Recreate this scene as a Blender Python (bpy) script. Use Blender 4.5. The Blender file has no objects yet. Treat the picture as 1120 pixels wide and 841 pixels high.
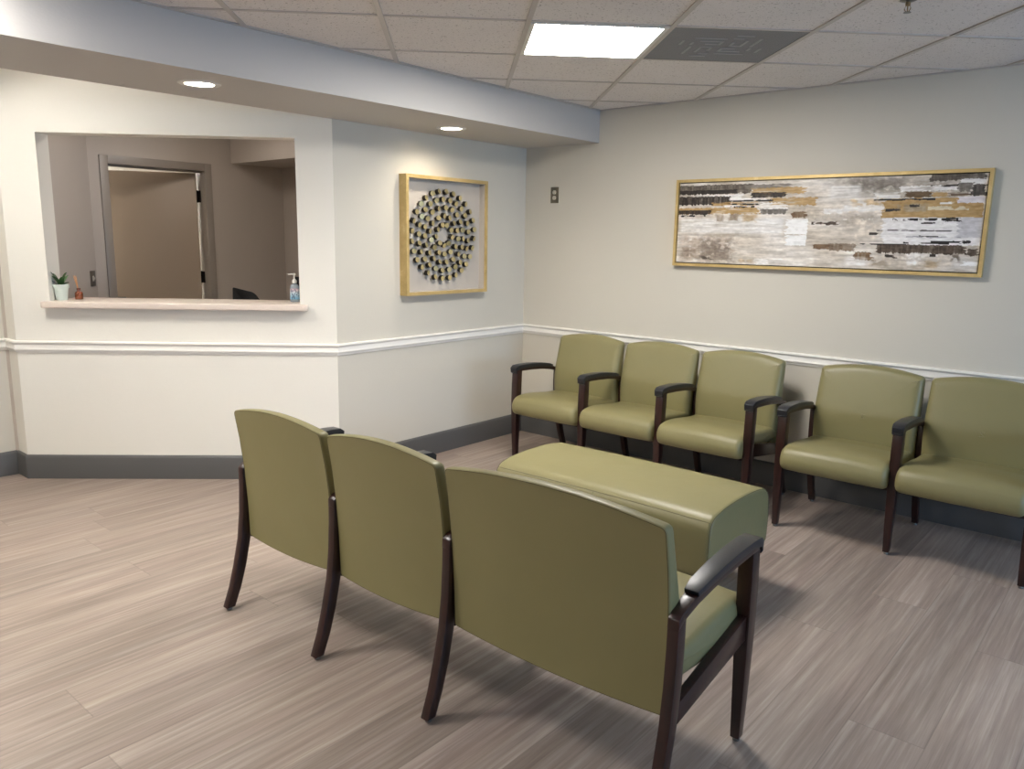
import bpy, bmesh, math, random
import numpy as np
from mathutils import Vector, Matrix
random.seed(7)
PI = math.pi
scene = bpy.context.scene
COL = scene.collection

# ------------------------------------------------------------ object helpers
def link(name, me, mats=(), parent=None, loc=(0, 0, 0), rotz=0.0):
    o = bpy.data.objects.new(name, me)
    COL.objects.link(o)
    o.location = loc
    o.rotation_euler = (0, 0, rotz)
    if parent is not None:
        o.parent = parent
    if me is not None:
        for m in (mats if isinstance(mats, (list, tuple)) else [mats]):
            me.materials.append(m)
    return o

def from_bm(name, bm, mats, parent=None, smooth=None, **k):
    bmesh.ops.recalc_face_normals(bm, faces=bm.faces)
    me = bpy.data.meshes.new(name)
    bm.to_mesh(me); bm.free()
    if smooth is not None:
        me.polygons.foreach_set('use_smooth', [True] * len(me.polygons))
        me.set_sharp_from_angle(angle=math.radians(smooth))
    return link(name, me, mats, parent, **k)

def thing(name, label, cat, loc=(0, 0, 0), rotz=0.0, group=None):
    o = link(name, None, loc=loc, rotz=rotz)
    o.empty_display_size = 0.1
    return tag(o, label, cat, group)

def tag(o, label, cat, group=None):
    o['label'] = label; o['category'] = cat
    if group: o['group'] = group
    return o

def struct(o):
    o['kind'] = 'structure'
    return o

def box(bm, lo, hi, bevel=0.0, seg=2, mat=0):
    g = bmesh.ops.create_cube(bm, size=1.0)
    vs = g['verts']
    for v in vs:
        v.co = Vector([(lo[i] + hi[i]) / 2 + v.co[i] * (hi[i] - lo[i]) for i in range(3)])
    fs = set(f for v in vs for f in v.link_faces)
    for f in fs: f.material_index = mat
    if bevel:
        es = list(set(e for v in vs for e in v.link_edges))
        r = bmesh.ops.bevel(bm, geom=es, offset=bevel, segments=seg, profile=0.5, affect='EDGES')
        for f in r['faces']: f.material_index = mat

def quadgrid(bm, rings, closed=True, cap=True, mat=0):
    """rings: list of equal-length point lists, bridged in order"""
    V = [[bm.verts.new(p) for p in r] for r in rings]
    n = len(V[0])
    for a, b in zip(V[:-1], V[1:]):
        for i in range(n if closed else n - 1):
            j = (i + 1) % n
            f = bm.faces.new((a[i], a[j], b[j], b[i])); f.material_index = mat
    if cap:
        for r in (V[0], V[-1]):
            f = bm.faces.new(r); f.material_index = mat
    return V

def prism(bm, poly, z0, z1, frame=None, mat=0):
    fr = frame or (lambda x, y, z: (x, y, z))
    quadgrid(bm, [[fr(x, y, z0) for x, y in poly], [fr(x, y, z1) for x, y in poly]], mat=mat)

def lathe(bm, prof, c=(0, 0, 0), n=24, mat=0, M=None):
    rings = []
    for r, z in prof:
        ring = []
        for i in range(n):
            a = 2 * PI * i / n
            p = Vector((r * math.cos(a), r * math.sin(a), z))
            if M: p = M @ p
            ring.append(p + Vector(c))
        rings.append(ring)
    quadgrid(bm, rings, mat=mat)

def tube(bm, pts, r, n=8, mat=0, closed=False):
    pts = [Vector(p) for p in pts]
    rings = []
    up = Vector((0, 0, 1))
    for i, p in enumerate(pts):
        if closed:
            d = pts[(i + 1) % len(pts)] - pts[i - 1]
        else:
            d = pts[min(i + 1, len(pts) - 1)] - pts[max(i - 1, 0)]
        d.normalize()
        s = d.cross(up)
        if s.length < 1e-3: s = d.cross(Vector((0, 1, 0)))
        s.normalize(); t = s.cross(d)
        rr = r[i] if isinstance(r, (list, tuple)) else r
        rings.append([p + s * rr * math.cos(2 * PI * k / n) + t * rr * math.sin(2 * PI * k / n) for k in range(n)])
    if closed:
        rings.append(rings[0])
        quadgrid(bm, rings, cap=False, mat=mat)
        bmesh.ops.remove_doubles(bm, verts=bm.verts, dist=1e-6)
    else:
        quadgrid(bm, rings, mat=mat)

def bevel_all(bm, off, seg=2, ang=25):
    bmesh.ops.recalc_face_normals(bm, faces=bm.faces)
    es = [e for e in bm.edges if len(e.link_faces) == 2 and e.calc_face_angle(0) > math.radians(ang)]
    bmesh.ops.bevel(bm, geom=es, offset=off, segments=seg, profile=0.5, affect='EDGES', clamp_overlap=True)

# ------------------------------------------------------------ materials
def lin(c):
    return tuple(((v / 255) / 12.92 if v <= 10 else ((v / 255 + .055) / 1.055) ** 2.4) for v in c) + (1.0,)

class NT:
    def __init__(s, name):
        s.m = bpy.data.materials.new(name); s.m.use_nodes = True
        s.t = s.m.node_tree; s.b = s.t.nodes['Principled BSDF']
    def n(s, typ, **k):
        nd = s.t.nodes.new(typ)
        for a, v in k.items():
            if a.startswith('i_'):
                key = a[2:]
                nd.inputs[int(key) if key.isdigit() else key.replace('_', ' ')].default_value = v
            else: setattr(nd, a, v)
        return nd
    def l(s, a, b): s.t.links.new(a, b)
    def math(s, op, a, b=None, c=None):
        nd = s.n('ShaderNodeMath', operation=op)
        for i, v in enumerate((a, b, c)):
            if v is None: continue
            if isinstance(v, (int, float)): nd.inputs[i].default_value = v
            else: s.l(v, nd.inputs[i])
        return nd.outputs[0]
    def mix(s, f, a, b):
        nd = s.n('ShaderNodeMix', data_type='RGBA')
        for i, v in ((0, f), (6, a), (7, b)):
            if isinstance(v, (int, float, tuple)): nd.inputs[i].default_value = v
            else: s.l(v, nd.inputs[i])
        return nd.outputs[2]
    def ramp(s, f, stops):
        nd = s.n('ShaderNodeValToRGB')
        e = nd.color_ramp.elements
        while len(e) > 1: e.remove(e[-1])
        e[0].position, e[0].color = stops[0]
        for p, c in stops[1:]:
            x = e.new(p); x.color = c
        s.l(f, nd.inputs[0]); return nd.outputs[0]
    def bump(s, h, strength, dist=0.002):
        nd = s.n('ShaderNodeBump'); nd.inputs['Strength'].default_value = strength
        nd.inputs['Distance'].default_value = dist
        s.l(h, nd.inputs['Height']); s.l(nd.outputs[0], s.b.inputs['Normal'])
    def coord(s, which='Object'): return s.n('ShaderNodeTexCoord').outputs[which]
    def noise(s, v, scale, detail=3, rough=.5):
        nd = s.n('ShaderNodeTexNoise'); nd.inputs['Scale'].default_value = scale
        nd.inputs['Detail'].default_value = detail; nd.inputs['Roughness'].default_value = rough
        if v is not None: s.l(v, nd.inputs['Vector'])
        return nd.outputs['Fac']
    def mapping(s, v, scale=(1, 1, 1), rot=(0, 0, 0)):
        nd = s.n('ShaderNodeMapping'); nd.inputs['Scale'].default_value = scale; nd.inputs['Rotation'].default_value = rot
        s.l(v, nd.inputs['Vector']); return nd.outputs[0]

def simple(name, rgb, rough=.5, metal=0., spec=.5, coat=0., var=.06, scale=8., bump=0., bscale=60., bdist=.002):
    t = NT(name); c = lin(rgb)
    v = t.coord('Object')
    f = t.noise(v, scale, 4)
    a = tuple(x * (1 - var) for x in c[:3]) + (1,); b = tuple(min(1, x * (1 + var)) for x in c[:3]) + (1,)
    t.l(t.mix(f, a, b), t.b.inputs['Base Color'])
    t.b.inputs['Roughness'].default_value = rough; t.b.inputs['Metallic'].default_value = metal
    t.b.inputs['Specular IOR Level'].default_value = spec; t.b.inputs['Coat Weight'].default_value = coat
    if bump: t.bump(t.noise(v, bscale, 3), bump, bdist)
    return t.m

def emit(name, rgb, strength):
    t = NT(name)
    t.b.inputs['Base Color'].default_value = (.8, .8, .8, 1)
    t.b.inputs['Emission Color'].default_value = tuple(rgb) + (1,)
    t.b.inputs['Emission Strength'].default_value = strength
    return t.m

def wall_mat(name, rgb):
    t = NT(name); c = lin(rgb); v = t.coord('Object')
    f = t.noise(t.mapping(v, (1, 1, 1)), 1.2, 4)
    t.l(t.mix(f, tuple(x * .97 for x in c[:3]) + (1,), tuple(min(1, x * 1.03) for x in c[:3]) + (1,)), t.b.inputs['Base Color'])
    t.b.inputs['Roughness'].default_value = .62; t.b.inputs['Specular IOR Level'].default_value = .35
    h1 = t.noise(t.mapping(v, (60, 60, 140)), 1, 3, .6)
    t.bump(h1, .35, .0015)
    return t.m

M = {}
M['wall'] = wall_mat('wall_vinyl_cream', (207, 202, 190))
M['wall_cream'] = wall_mat('wall_vinyl_cream_recess', (233, 229, 219))  # same vinyl as the other walls, paler to stand in for stronger light
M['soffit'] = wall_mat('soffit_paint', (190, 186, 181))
M['office'] = wall_mat('office_wall_paint', (188, 178, 168))
M['rail'] = simple('rail_paint', (236, 233, 226), rough=.35, var=.01)
M['base'] = simple('baseboard_grey', (88, 87, 86), rough=.42, var=.03, scale=3)
M['counter'] = simple('counter_laminate', (222, 208, 196), rough=.28, var=.02)
M['jamb'] = simple('door_frame_paint', (150, 141, 132), rough=.4, var=.02)
M['leaf'] = simple('door_leaf_paint', (165, 148, 130), rough=.45, var=.03, scale=2)
M['steel'] = simple('brushed_steel', (120, 120, 118), rough=.35, metal=1., var=.05)
M['nickel_plate'] = simple('plate_steel', (120, 114, 100), rough=.38, metal=.85, var=.05)
M['ivory'] = simple('ivory_plastic', (214, 208, 192), rough=.35, var=.01)
M['darkslot'] = simple('dark_slot', (25, 24, 23), rough=.6)
M['bronze'] = simple('hinge_bronze', (38, 34, 32), rough=.4, metal=.6)
M['black'] = simple('black_plastic', (22, 23, 26), rough=.42, var=.1)
M['armpad'] = simple('black_urethane', (34, 35, 39), rough=.36, var=.08, bump=.08, bscale=300)
M['tbar'] = simple('ceiling_grid_paint', (184, 177, 171), rough=.4, var=.03)
M['lampframe'] = simple('lamp_frame_white', (216, 214, 208), rough=.35, var=.01)
M['trimring'] = simple('lamp_trim_white', (214, 212, 208), rough=.3, var=.01)
M['canvas_edge'] = simple('shadow_gap_black', (26, 22, 20), rough=.8)
M['backing'] = simple('shadowbox_backing', (188, 180, 170), rough=.7, var=.03, bump=.1, bscale=200)
M['amber'] = simple('amber_glass', (165, 82, 28), rough=.08, var=.05, coat=.5)
M['amber'].node_tree.nodes['Principled BSDF'].inputs['Transmission Weight'].default_value = .55
M['pot'] = simple('pot_glaze_mint', (205, 216, 208), rough=.35, var=.02)
M['soil'] = simple('potting_soil', (50, 38, 28), rough=.95, bump=.6, bscale=200)
M['plantgreen'] = simple('aloe_leaf', (58, 92, 48), rough=.4, var=.25, scale=25)
M['reed'] = simple('reed_wood', (196, 140, 88), rough=.7)
M['petal'] = simple('pale_blossom', (228, 214, 150), rough=.6)
M['whiteplastic'] = simple('white_plastic', (235, 235, 235), rough=.3, var=.01)
M['officeblack'] = simple('office_chair_mesh', (18, 19, 22), rough=.55, bump=.3, bscale=400)
M['thread'] = simple('seam_thread', (74, 69, 42), rough=.8)
M['winframe'] = simple('window_aluminium', (120, 120, 122), rough=.35, metal=.7)

def vinyl():
    t = NT('olive_vinyl'); v = t.coord('Object')
    f = t.noise(v, 3, 3)
    t.l(t.mix(f, lin((126, 119, 80)), lin((134, 127, 88))), t.b.inputs['Base Color'])
    t.b.inputs['Roughness'].default_value = .42; t.b.inputs['Specular IOR Level'].default_value = .45
    vo = t.n('ShaderNodeTexVoronoi'); vo.inputs['Scale'].default_value = 420; t.l(v, vo.inputs['Vector'])
    n = t.noise(v, 9, 2)
    h = t.math('ADD', t.math('MULTIPLY', vo.outputs['Distance'], .15), t.math('MULTIPLY', n, 2.5))
    t.bump(h, .22, .003)
    return t.m
M['vinyl'] = vinyl()

def wood():
    t = NT('dark_cherry_wood'); v = t.coord('Object')
    f = t.noise(t.mapping(v, (60, 60, 6)), 1, 4, .6)
    t.l(t.ramp(f, [(0.2, lin((24, 11, 9))), (0.8, lin((54, 24, 19)))]), t.b.inputs['Base Color'])
    t.b.inputs['Roughness'].default_value = .34; t.b.inputs['Coat Weight'].default_value = .12; t.b.inputs['Coat Roughness'].default_value = .2
    t.bump(f, .06, .001)
    return t.m
M['wood'] = wood()

def gold():
    t = NT('brushed_gold_leaf'); v = t.coord('Object')
    f = t.noise(t.mapping(v, (9, 9, 9)), 1, 5, .7)
    t.l(t.ramp(f, [(0.25, lin((184, 156, 98))), (0.6, lin((208, 182, 124))), (0.8, lin((232, 216, 166)))]), t.b.inputs['Base Color'])
    t.b.inputs['Metallic'].default_value = .35; t.b.inputs['Roughness'].default_value = .42
    t.bump(f, .1, .001)
    return t.m
M['gold'] = gold()
M['disc_face'] = simple('disc_gold', (214, 200, 150), rough=.3, metal=.85, var=.2, scale=14)
M['disc_side'] = simple('disc_stem_bronze', (44, 40, 34), rough=.4, metal=.5)

def ceiling_mat():
    t = NT('mineral_fibre_tile'); v = t.coord('Object')
    f = t.noise(v, 2.5, 4)
    base = t.mix(f, lin((218, 213, 211)), lin((231, 227, 225)))
    pit = t.noise(v, 95, 2, .6)
    pf = t.ramp(pit, [(0.63, (0, 0, 0, 1)), (0.68, (1, 1, 1, 1))])
    pit2 = t.noise(v, 260, 1, .5)
    pf2 = t.ramp(pit2, [(0.66, (0, 0, 0, 1)), (0.74, (1, 1, 1, 1))])
    pp = t.math('MAXIMUM', pf, t.math('MULTIPLY', pf2, .7))
    t.l(t.mix(t.math('MULTIPLY', pp, .6), base, lin((105, 98, 92))), t.b.inputs['Base Color'])
    t.b.inputs['Roughness'].default_value = .9; t.b.inputs['Specular IOR Level'].default_value = .2
    t.bump(t.math('SUBTRACT', t.math('MULTIPLY', t.noise(v, 180, 2), .3), pp), .5, .002)
    return t.m
M['tile'] = ceiling_mat()

def floor_mat():
    t = NT('vinyl_plank_floor')
    v = t.coord('Object')
    sx = t.n('ShaderNodeSeparateXYZ'); t.l(v, sx.inputs[0])
    X, Y = sx.outputs[0], sx.outputs[1]
    PW, PL = .2275, 1.52
    u = t.math('DIVIDE', t.math('SUBTRACT', X, .092), PW)
    iu = t.math('FLOOR', u)
    fu = t.math('SUBTRACT', u, iu)
    wn = t.n('ShaderNodeTexWhiteNoise', noise_dimensions='1D'); t.l(iu, wn.inputs['W'])
    w = t.math('DIVIDE', t.math('ADD', Y, t.math('MULTIPLY', wn.outputs['Value'], PL)), PL)
    iw = t.math('FLOOR', w); fw = t.math('SUBTRACT', w, iw)
    cmb = t.n('ShaderNodeCombineXYZ'); t.l(iu, cmb.inputs[0]); t.l(iw, cmb.inputs[1])
    wn2 = t.n('ShaderNodeTexWhiteNoise', noise_dimensions='2D'); t.l(cmb.outputs[0], wn2.inputs['Vector'])
    rid = wn2.outputs['Value']
    # grain: streaks running along the plank
    cg = t.n('ShaderNodeCombineXYZ'); t.l(X, cg.inputs[0]); t.l(Y, cg.inputs[1]); t.l(t.math('MULTIPLY', rid, 37.), cg.inputs[2])
    g1 = t.noise(t.mapping(cg.outputs[0], (13, .9, 1)), 1, 4, .55)
    g2 = t.noise(t.mapping(cg.outputs[0], (52, 1.6, 1)), 1, 4, .65)
    g3 = t.noise(t.mapping(cg.outputs[0], (260, 5, 1)), 1, 3, .6)
    hue = t.noise(t.mapping(cg.outputs[0], (9, .7, 3)), 1, 2, .5)
    a = t.ramp(g1, [(0.28, lin((120, 108, 101))), (0.5, lin((163, 148, 138))), (0.70, lin((200, 186, 174)))])
    tint = t.ramp(hue, [(0.32, lin((170, 158, 152))), (0.5, lin((176, 160, 148))), (0.66, lin((176, 154, 150)))])
    c = t.mix(.4, a, tint)
    lighter = t.ramp(g2, [(0.32, lin((104, 92, 86))), (0.52, lin((166, 152, 142))), (0.68, lin((212, 202, 192)))])
    c = t.mix(.42, c, lighter)
    fine = t.ramp(g3, [(0.3, lin((118, 106, 98))), (0.6, lin((176, 162, 152)))])
    c = t.mix(.18, c, fine)
    hsv = t.n('ShaderNodeHueSaturation'); t.l(c, hsv.inputs['Color'])
    t.l(t.math('ADD', t.math('MULTIPLY', rid, .17), .72), hsv.inputs['Value'])
    hsv.inputs['Saturation'].default_value = 1.14
    e1 = t.math('MINIMUM', fu, t.math('SUBTRACT', 1., fu))
    e2 = t.math('MULTIPLY', t.math('MINIMUM', fw, t.math('SUBTRACT', 1., fw)), PL / PW)
    ed = t.math('MINIMUM', e1, e2)
    em = t.ramp(ed, [(0.0, (1, 1, 1, 1)), (0.007, (1, 1, 1, 1)), (0.011, (0, 0, 0, 1))])
    col = t.mix(t.math('MULTIPLY', em, .30), hsv.outputs[0], lin((92, 82, 76)))
    t.l(col, t.b.inputs['Base Color'])
    rr = t.math('ADD', t.math('MULTIPLY', g2, .14), .34)
    t.l(rr, t.b.inputs['Roughness'])
    t.b.inputs['Specular IOR Level'].default_value = .5
    h = t.math('SUBTRACT', t.math('MULTIPLY', g3, .35), em)
    t.bump(h, .25, .001)
    return t.m
M['floor'] = floor_mat()

# ------------------------------------------------------------ camera
CAM = Vector((3.91928, -4.72812, 1.52701))
FW = Vector((-0.63696988, 0.74851055, -0.1843945))
RT = Vector((0.75940194, 0.65040218, 0.0169025))
UP = Vector((-0.1325823, 0.1292631, 0.98270696))
cd = bpy.data.cameras.new('camera'); cam = bpy.data.objects.new('camera', cd); COL.objects.link(cam)
cd.sensor_width = 36; cd.lens = 851.86 * 36 / 1120; cd.clip_start = .05
cam.matrix_world = Matrix(((RT.x, UP.x, -FW.x, CAM.x), (RT.y, UP.y, -FW.y, CAM.y), (RT.z, UP.z, -FW.z, CAM.z), (0, 0, 0, 1)))
scene.camera = cam

# ------------------------------------------------------------ room frame
ZC, ZS, SD = 2.413, 2.198, .663           # ceiling, soffit underside, soffit depth
L1 = 1.795                                # length of the art wall
Wd = Vector((-.73, -.6834, 0)).normalized()   # along the reception wall, leftwards
Nw = Vector((.6834, -.73, 0)).normalized()    # out of the reception wall into the room
E0 = Vector((0, -L1, 0))
def rw(s, off, z): p = E0 + Wd * s + Nw * off; return (p.x, p.y, z)
WE = 1.93                                 # reception wall length
PW1 = rw(WE, 0, 0)
XL = -1.57; YB = -8.6; XR = 7.3; ZT = 2.62
OS0, OS1, OZ0, OZ1, JT = .220, 1.708, 1.072, 2.086, .14

# floor
bm = bmesh.new(); box(bm, (-5, YB - .3, -.1), (XR + .3, .3, 0))
struct(from_bm('floor', bm, M['floor']))
# walls
bm = bmesh.new(); box(bm, (.0, 0, 0), (XR + .15, .14, ZT)); struct(from_bm('wall_right', bm, M['wall']))
bm = bmesh.new()
prism(bm, [(0, .14), (-.13, .14), (-.13, -L1 + .1), (0, -L1)], 0, ZT); struct(from_bm('wall_front', bm, M['wall']))
bm = bmesh.new()
def rwbox(bm, s0, s1, o0, o1, z0, z1, bevel=0):
    n0 = len(bm.verts)
    b2 = bmesh.new(); box(b2, (s0, o0, z0), (s1, o1, z1), bevel)
    for v in b2.verts: v.co = Vector(rw(v.co.x, v.co.y, v.co.z))
    me = bpy.data.meshes.new('tmp'); b2.to_mesh(me); b2.free(); bm.from_mesh(me); bpy.data.meshes.remove(me)
# ring of four blocks round the opening, mitred into one shell
pts_o = [(0, 0), (WE, 0), (WE, ZT), (0, ZT)]; pts_i = [(OS0, OZ0), (OS1, OZ0), (OS1, OZ1), (OS0, OZ1)]
for k in range(4):
    a, b, c, d = pts_o[k], pts_o[(k + 1) % 4], pts_i[(k + 1) % 4], pts_i[k]
    if k == 1:  pass
    quadgrid(bm, [[rw(s, 0, z) for s, z in (a, b, c, d)], [rw(s, -JT, z) for s, z in (a, b, c, d)]])
bmesh.ops.remove_doubles(bm, verts=bm.verts, dist=1e-5)
dl = [f for f in bm.faces if all(abs((v.co - E0).dot(Nw)) > -1 for v in f.verts)]
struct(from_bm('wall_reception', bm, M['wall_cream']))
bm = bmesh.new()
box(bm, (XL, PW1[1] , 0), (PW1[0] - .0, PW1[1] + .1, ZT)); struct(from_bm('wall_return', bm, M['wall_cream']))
bm = bmesh.new()
box(bm, (XL - .12, YB, 0), (XL, PW1[1] + .1, ZT)); struct(from_bm('wall_left', bm, M['wall']))
bm = bmesh.new(); box(bm, (XL - .12, YB - .12, 0), (XR + .15, YB, ZT)); struct(from_bm('wall_back', bm, M['wall']))
# wall at the far side of the room, behind the photographer's right shoulder, with a wide unseen window added for daylight
WY0, WY1, WZ0, WZ1 = -3.7, -.75, .70, 2.15
bm = bmesh.new()
po = [(YB, 0), (0, 0), (0, ZT), (YB, ZT)]; pi_ = [(WY0, WZ0), (WY1, WZ0), (WY1, WZ1), (WY0, WZ1)]
for k in range(4):
    a, b, c, d = po[k], po[(k + 1) % 4], pi_[(k + 1) % 4], pi_[k]
    quadgrid(bm, [[(XR, y, z) for y, z in (a, b, c, d)], [(XR + .15, y, z) for y, z in (a, b, c, d)]])
struct(from_bm('wall_window_side', bm, M['wall']))
bm = bmesh.new()
for y in (WY0, WY0 + (WY1 - WY0) / 3, WY0 + 2 * (WY1 - WY0) / 3, WY1 - .05):
    box(bm, (XR + .03, y, WZ0), (XR + .09, y + .05, WZ1), .004)
for z in (WZ0, WZ1 - .05):
    box(bm, (XR + .03, WY0, z), (XR + .09, WY1, z + .05), .004)
struct(from_bm('window_1', bm, M['winframe']))

# ---- lay-in ceiling (grid turned 45 degrees to the seating walls)
GA = math.radians(44.513)
A = Vector((-math.sin(GA), math.cos(GA), 0)); B = Vector((math.cos(GA), math.sin(GA), 0))
GA0, GB0, GP = -.2283, -.8476, .61
def gp(a, b, z): p = B * (GA0 + GP * a) + A * (GB0 + GP * b); return Vector((p.x, p.y, z))
LIGHT_CELLS = [(0, -3), (-4, -5), (-6, -9)]  # first cell is in view, the rest are added to brighten the room
VENT_CELLS = [(1, -3)]
bm = bmesh.new()
holes = set(LIGHT_CELLS + VENT_CELLS)
X0, X1, Y0, Y1 = SD, XR, YB, 0.0
def clip_poly(poly, x0, x1, y0, y1):
    for ax, lim, sgn in ((0, x0, 1), (0, x1, -1), (1, y0, 1), (1, y1, -1)):
        out = []
        for i in range(len(poly)):
            p, q = poly[i], poly[(i + 1) % len(poly)]
            dp = (p[ax] - lim) * sgn; dq = (q[ax] - lim) * sgn
            if dp >= 0: out.append(p)
            if dp * dq < 0:
                t = dp / (dp - dq); out.append(p + (q - p) * t)
        poly = out
        if len(poly) < 3: return None
    return poly
bg = bmesh.new()
for a in range(-14, 22):
    for b in range(-24, 12):
        if (a, b) in holes: continue
        P = clip_poly([gp(a, b, ZC + .004), gp(a + 1, b, ZC + .004), gp(a + 1, b + 1, ZC + .004), gp(a, b + 1, ZC + .004)], X0, X1, Y0, Y1)
        if not P: continue
        quadgrid(bm, [P, [p + Vector((0, 0, .015)) for p in P]])
HB = .0115
def bar(bm, p, q, side, w, z0, z1):
    P = clip_poly([p - side * w, q - side * w, q + side * w, p + side * w], X0 + .001, X1, Y0, Y1 - .001)
    if P: quadgrid(bm, [[Vector((v.x, v.y, z0)) for v in P], [Vector((v.x, v.y, z1)) for v in P]])
for a in range(-14, 23): bar(bg, gp(a, -24, 0), gp(a, 12, 0), B, HB, ZC - .001, ZC + .004)
for b in range(-24, 13): bar(bg, gp(-14, b, 0), gp(22, b, 0), A, .0085, ZC - .0003, ZC + .004)
# wall angle
for lo, hi in (((X0, Y0, ZC - .0015), (X0 + .02, Y1, ZC + .004)), ((X0, Y1 - .02, ZC - .0015), (X1, Y1, ZC + .004))):
    box(bg, lo, hi)
struct(from_bm('ceiling', bm, M['tile']))
struct(from_bm('trim_4', bg, M['tbar']))
# structural deck above so no light leaks in
bm = bmesh.new(); box(bm, (-5, YB - .1, ZT), (XR + .15, .14, ZT + .05)); struct(from_bm('ceiling_deck', bm, M['soffit']))
# soffit bulkhead with real round cut-outs is kept simple: closed box, lamps sit in its underside
DL = [(.385, -2.815), (.312, -1.118), (.385, -4.512)]  # the last is out of view, added to light the reception wall
RH = .066; REC = .06
bm = bmesh.new()
yb = [YB] + sorted(sum([[y - .2, y + .2] for x, y in DL], [])) + [0]
for i in range(0, len(yb), 2):
    quadgrid(bm, [[(0, yb[i], ZS), (SD, yb[i], ZS)], [(0, yb[i + 1], ZS), (SD, yb[i + 1], ZS)]], closed=False, cap=False)
for x, y in DL:
    inner, outer, up_ = [], [], []
    for k in range(48):
        a_ = 2 * PI * (k + .5) / 48; c_, s_ = math.cos(a_), math.sin(a_)
        tx = ((SD - x) if c_ > 0 else x) / max(abs(c_), 1e-6); ty = .2 / max(abs(s_), 1e-6); tt = min(tx, ty)
        outer.append((x + c_ * tt, y + s_ * tt, ZS)); inner.append((x + RH * c_, y + RH * s_, ZS)); up_.append((x + RH * .93 * c_, y + RH * .93 * s_, ZS + REC))
    quadgrid(bm, [outer, inner, up_], cap=False)
    for cx_ in (0, SD):       # square the corners of the cell
        for cy_ in (y - .2, y + .2):
            near = sorted(outer, key=lambda p: (p[0] - cx_) ** 2 + (p[1] - cy_) ** 2)[:2]
            bm.faces.new([bm.verts.new(p) for p in (near[0], near[1], (cx_, cy_, ZS))])
    bm.faces.new([bm.verts.new(p) for p in up_])
for a_, b_ in (((SD, YB), (SD, 0)), ((0, YB), (0, 0))):
    bm.faces.new([bm.verts.new(p) for p in ((a_[0], a_[1], ZS), (b_[0], b_[1], ZS), (b_[0], b_[1], ZT), (a_[0], a_[1], ZT))])
bmesh.ops.remove_doubles(bm, verts=bm.verts, dist=1e-5)
struct(from_bm('ceiling_soffit', bm, M['soffit']))

# ---- mouldings swept along the wall foot line
def offset_path(path, d):
    """path: 2D points, room on the right-hand side when walking; offset into room"""
    out = []
    for i, p in enumerate(path):
        p = Vector(p)
        ds = []
        if i > 0: ds.append((p - Vector(path[i - 1])).normalized())
        if i < len(path) - 1: ds.append((Vector(path[i + 1]) - p).normalized())
        ns = [Vector((-e.y, e.x)) for e in ds]
        if len(ns) == 1: out.append(p + ns[0] * d)
        else:
            m = (ns[0] + ns[1]); m = m / (m.dot(ns[0]) )
            out.append(p + m * d)
    return out
PATH = [(XR, 0.0), (0, 0), (0, -L1), (PW1[0], PW1[1]), (XL, PW1[1]), (XL, YB), (XR, YB), (XR, 0)]
def moulding(prof, seg, name, mat):
    bm = bmesh.new()
    offs = [offset_path(PATH, d) for d, z in prof]
    quadgrid(bm, [[(offs[k][seg + e].x, offs[k][seg + e].y, prof[k][1]) for k in range(len(prof))] for e in (0, 1)])
    return struct(from_bm(name, bm, mat, smooth=30))
RAILP = [(0, .795), (.007, .795), (.009, .800), (.009, .806), (.016, .810), (.018, .818), (.014, .826), (.014, .846), (.020, .852), (.023, .858), (.021, .865), (.012, .868), (0, .868)]
BASEP = [(0, 0), (.014, 0), (.014, .135), (.011, .143), (.006, .150), (0, .152)]
names = ['right', 'front', 'reception', 'return', 'left', 'back', 'window_side']
for i, nm in enumerate(names):
    moulding(BASEP, i, 'baseboard_' + nm, M['base'])
    if i == 6: continue
    moulding(RAILP, i, 'trim_%d' % (i + 5), M['rail'])

# ------------------------------------------------------------ reception counter
bm = bmesh.new()
def rpoly(cx0, cx1, cy0, cy1, r, corners):
    pts = []
    for (x, y, a0, rd) in ((cx1, cy0, -90, corners[0]), (cx1, cy1, 0, corners[1]), (cx0, cy1, 90, corners[2]), (cx0, cy0, 180, corners[3])):
        sx = -1 if x == cx1 else 1; sy = -1 if y == cy1 else 1
        if not rd: pts.append((x, y)); continue
        c = (x + sx * r, y + sy * r)
        for k in range(7):
            a = math.radians(a0 + 90 * k / 6); pts.append((c[0] + r * math.cos(a), c[1] + r * math.sin(a)))
    return pts
P = rpoly(.170, 1.742, .0005, .062, .022, (0, 1, 1, 0))
prism(bm, P, 1.072, 1.110, rw)
prism(bm, [(OS0 + .001, -.30), (OS1 - .001, -.30), (OS1 - .001, .001), (OS0 + .001, .001)], 1.0725, 1.110, rw)
bevel_all(bm, .006, 3, 60)
tag(from_bm('counter_ledge', bm, M['counter'], smooth=30), 'long pale laminate ledge across the bottom of the reception opening', 'counter')

# ------------------------------------------------------------ office behind the opening
XD = -2.40
def wbox(name, lo, hi, mat):
    bm = bmesh.new(); box(bm, lo, hi); return struct(from_bm(name, bm, mat))
DY0, DY1, DZ = -2.098, -1.300, 2.045
bm = bmesh.new()
box(bm, (XD - .12, -2.226, 0), (XD, DY0, ZT)); box(bm, (XD - .12, DY1, 0), (XD, .1, ZT)); box(bm, (XD - .12, DY0, DZ), (XD, DY1, ZT))
struct(from_bm('wall_office_back', bm, M['office']))
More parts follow.
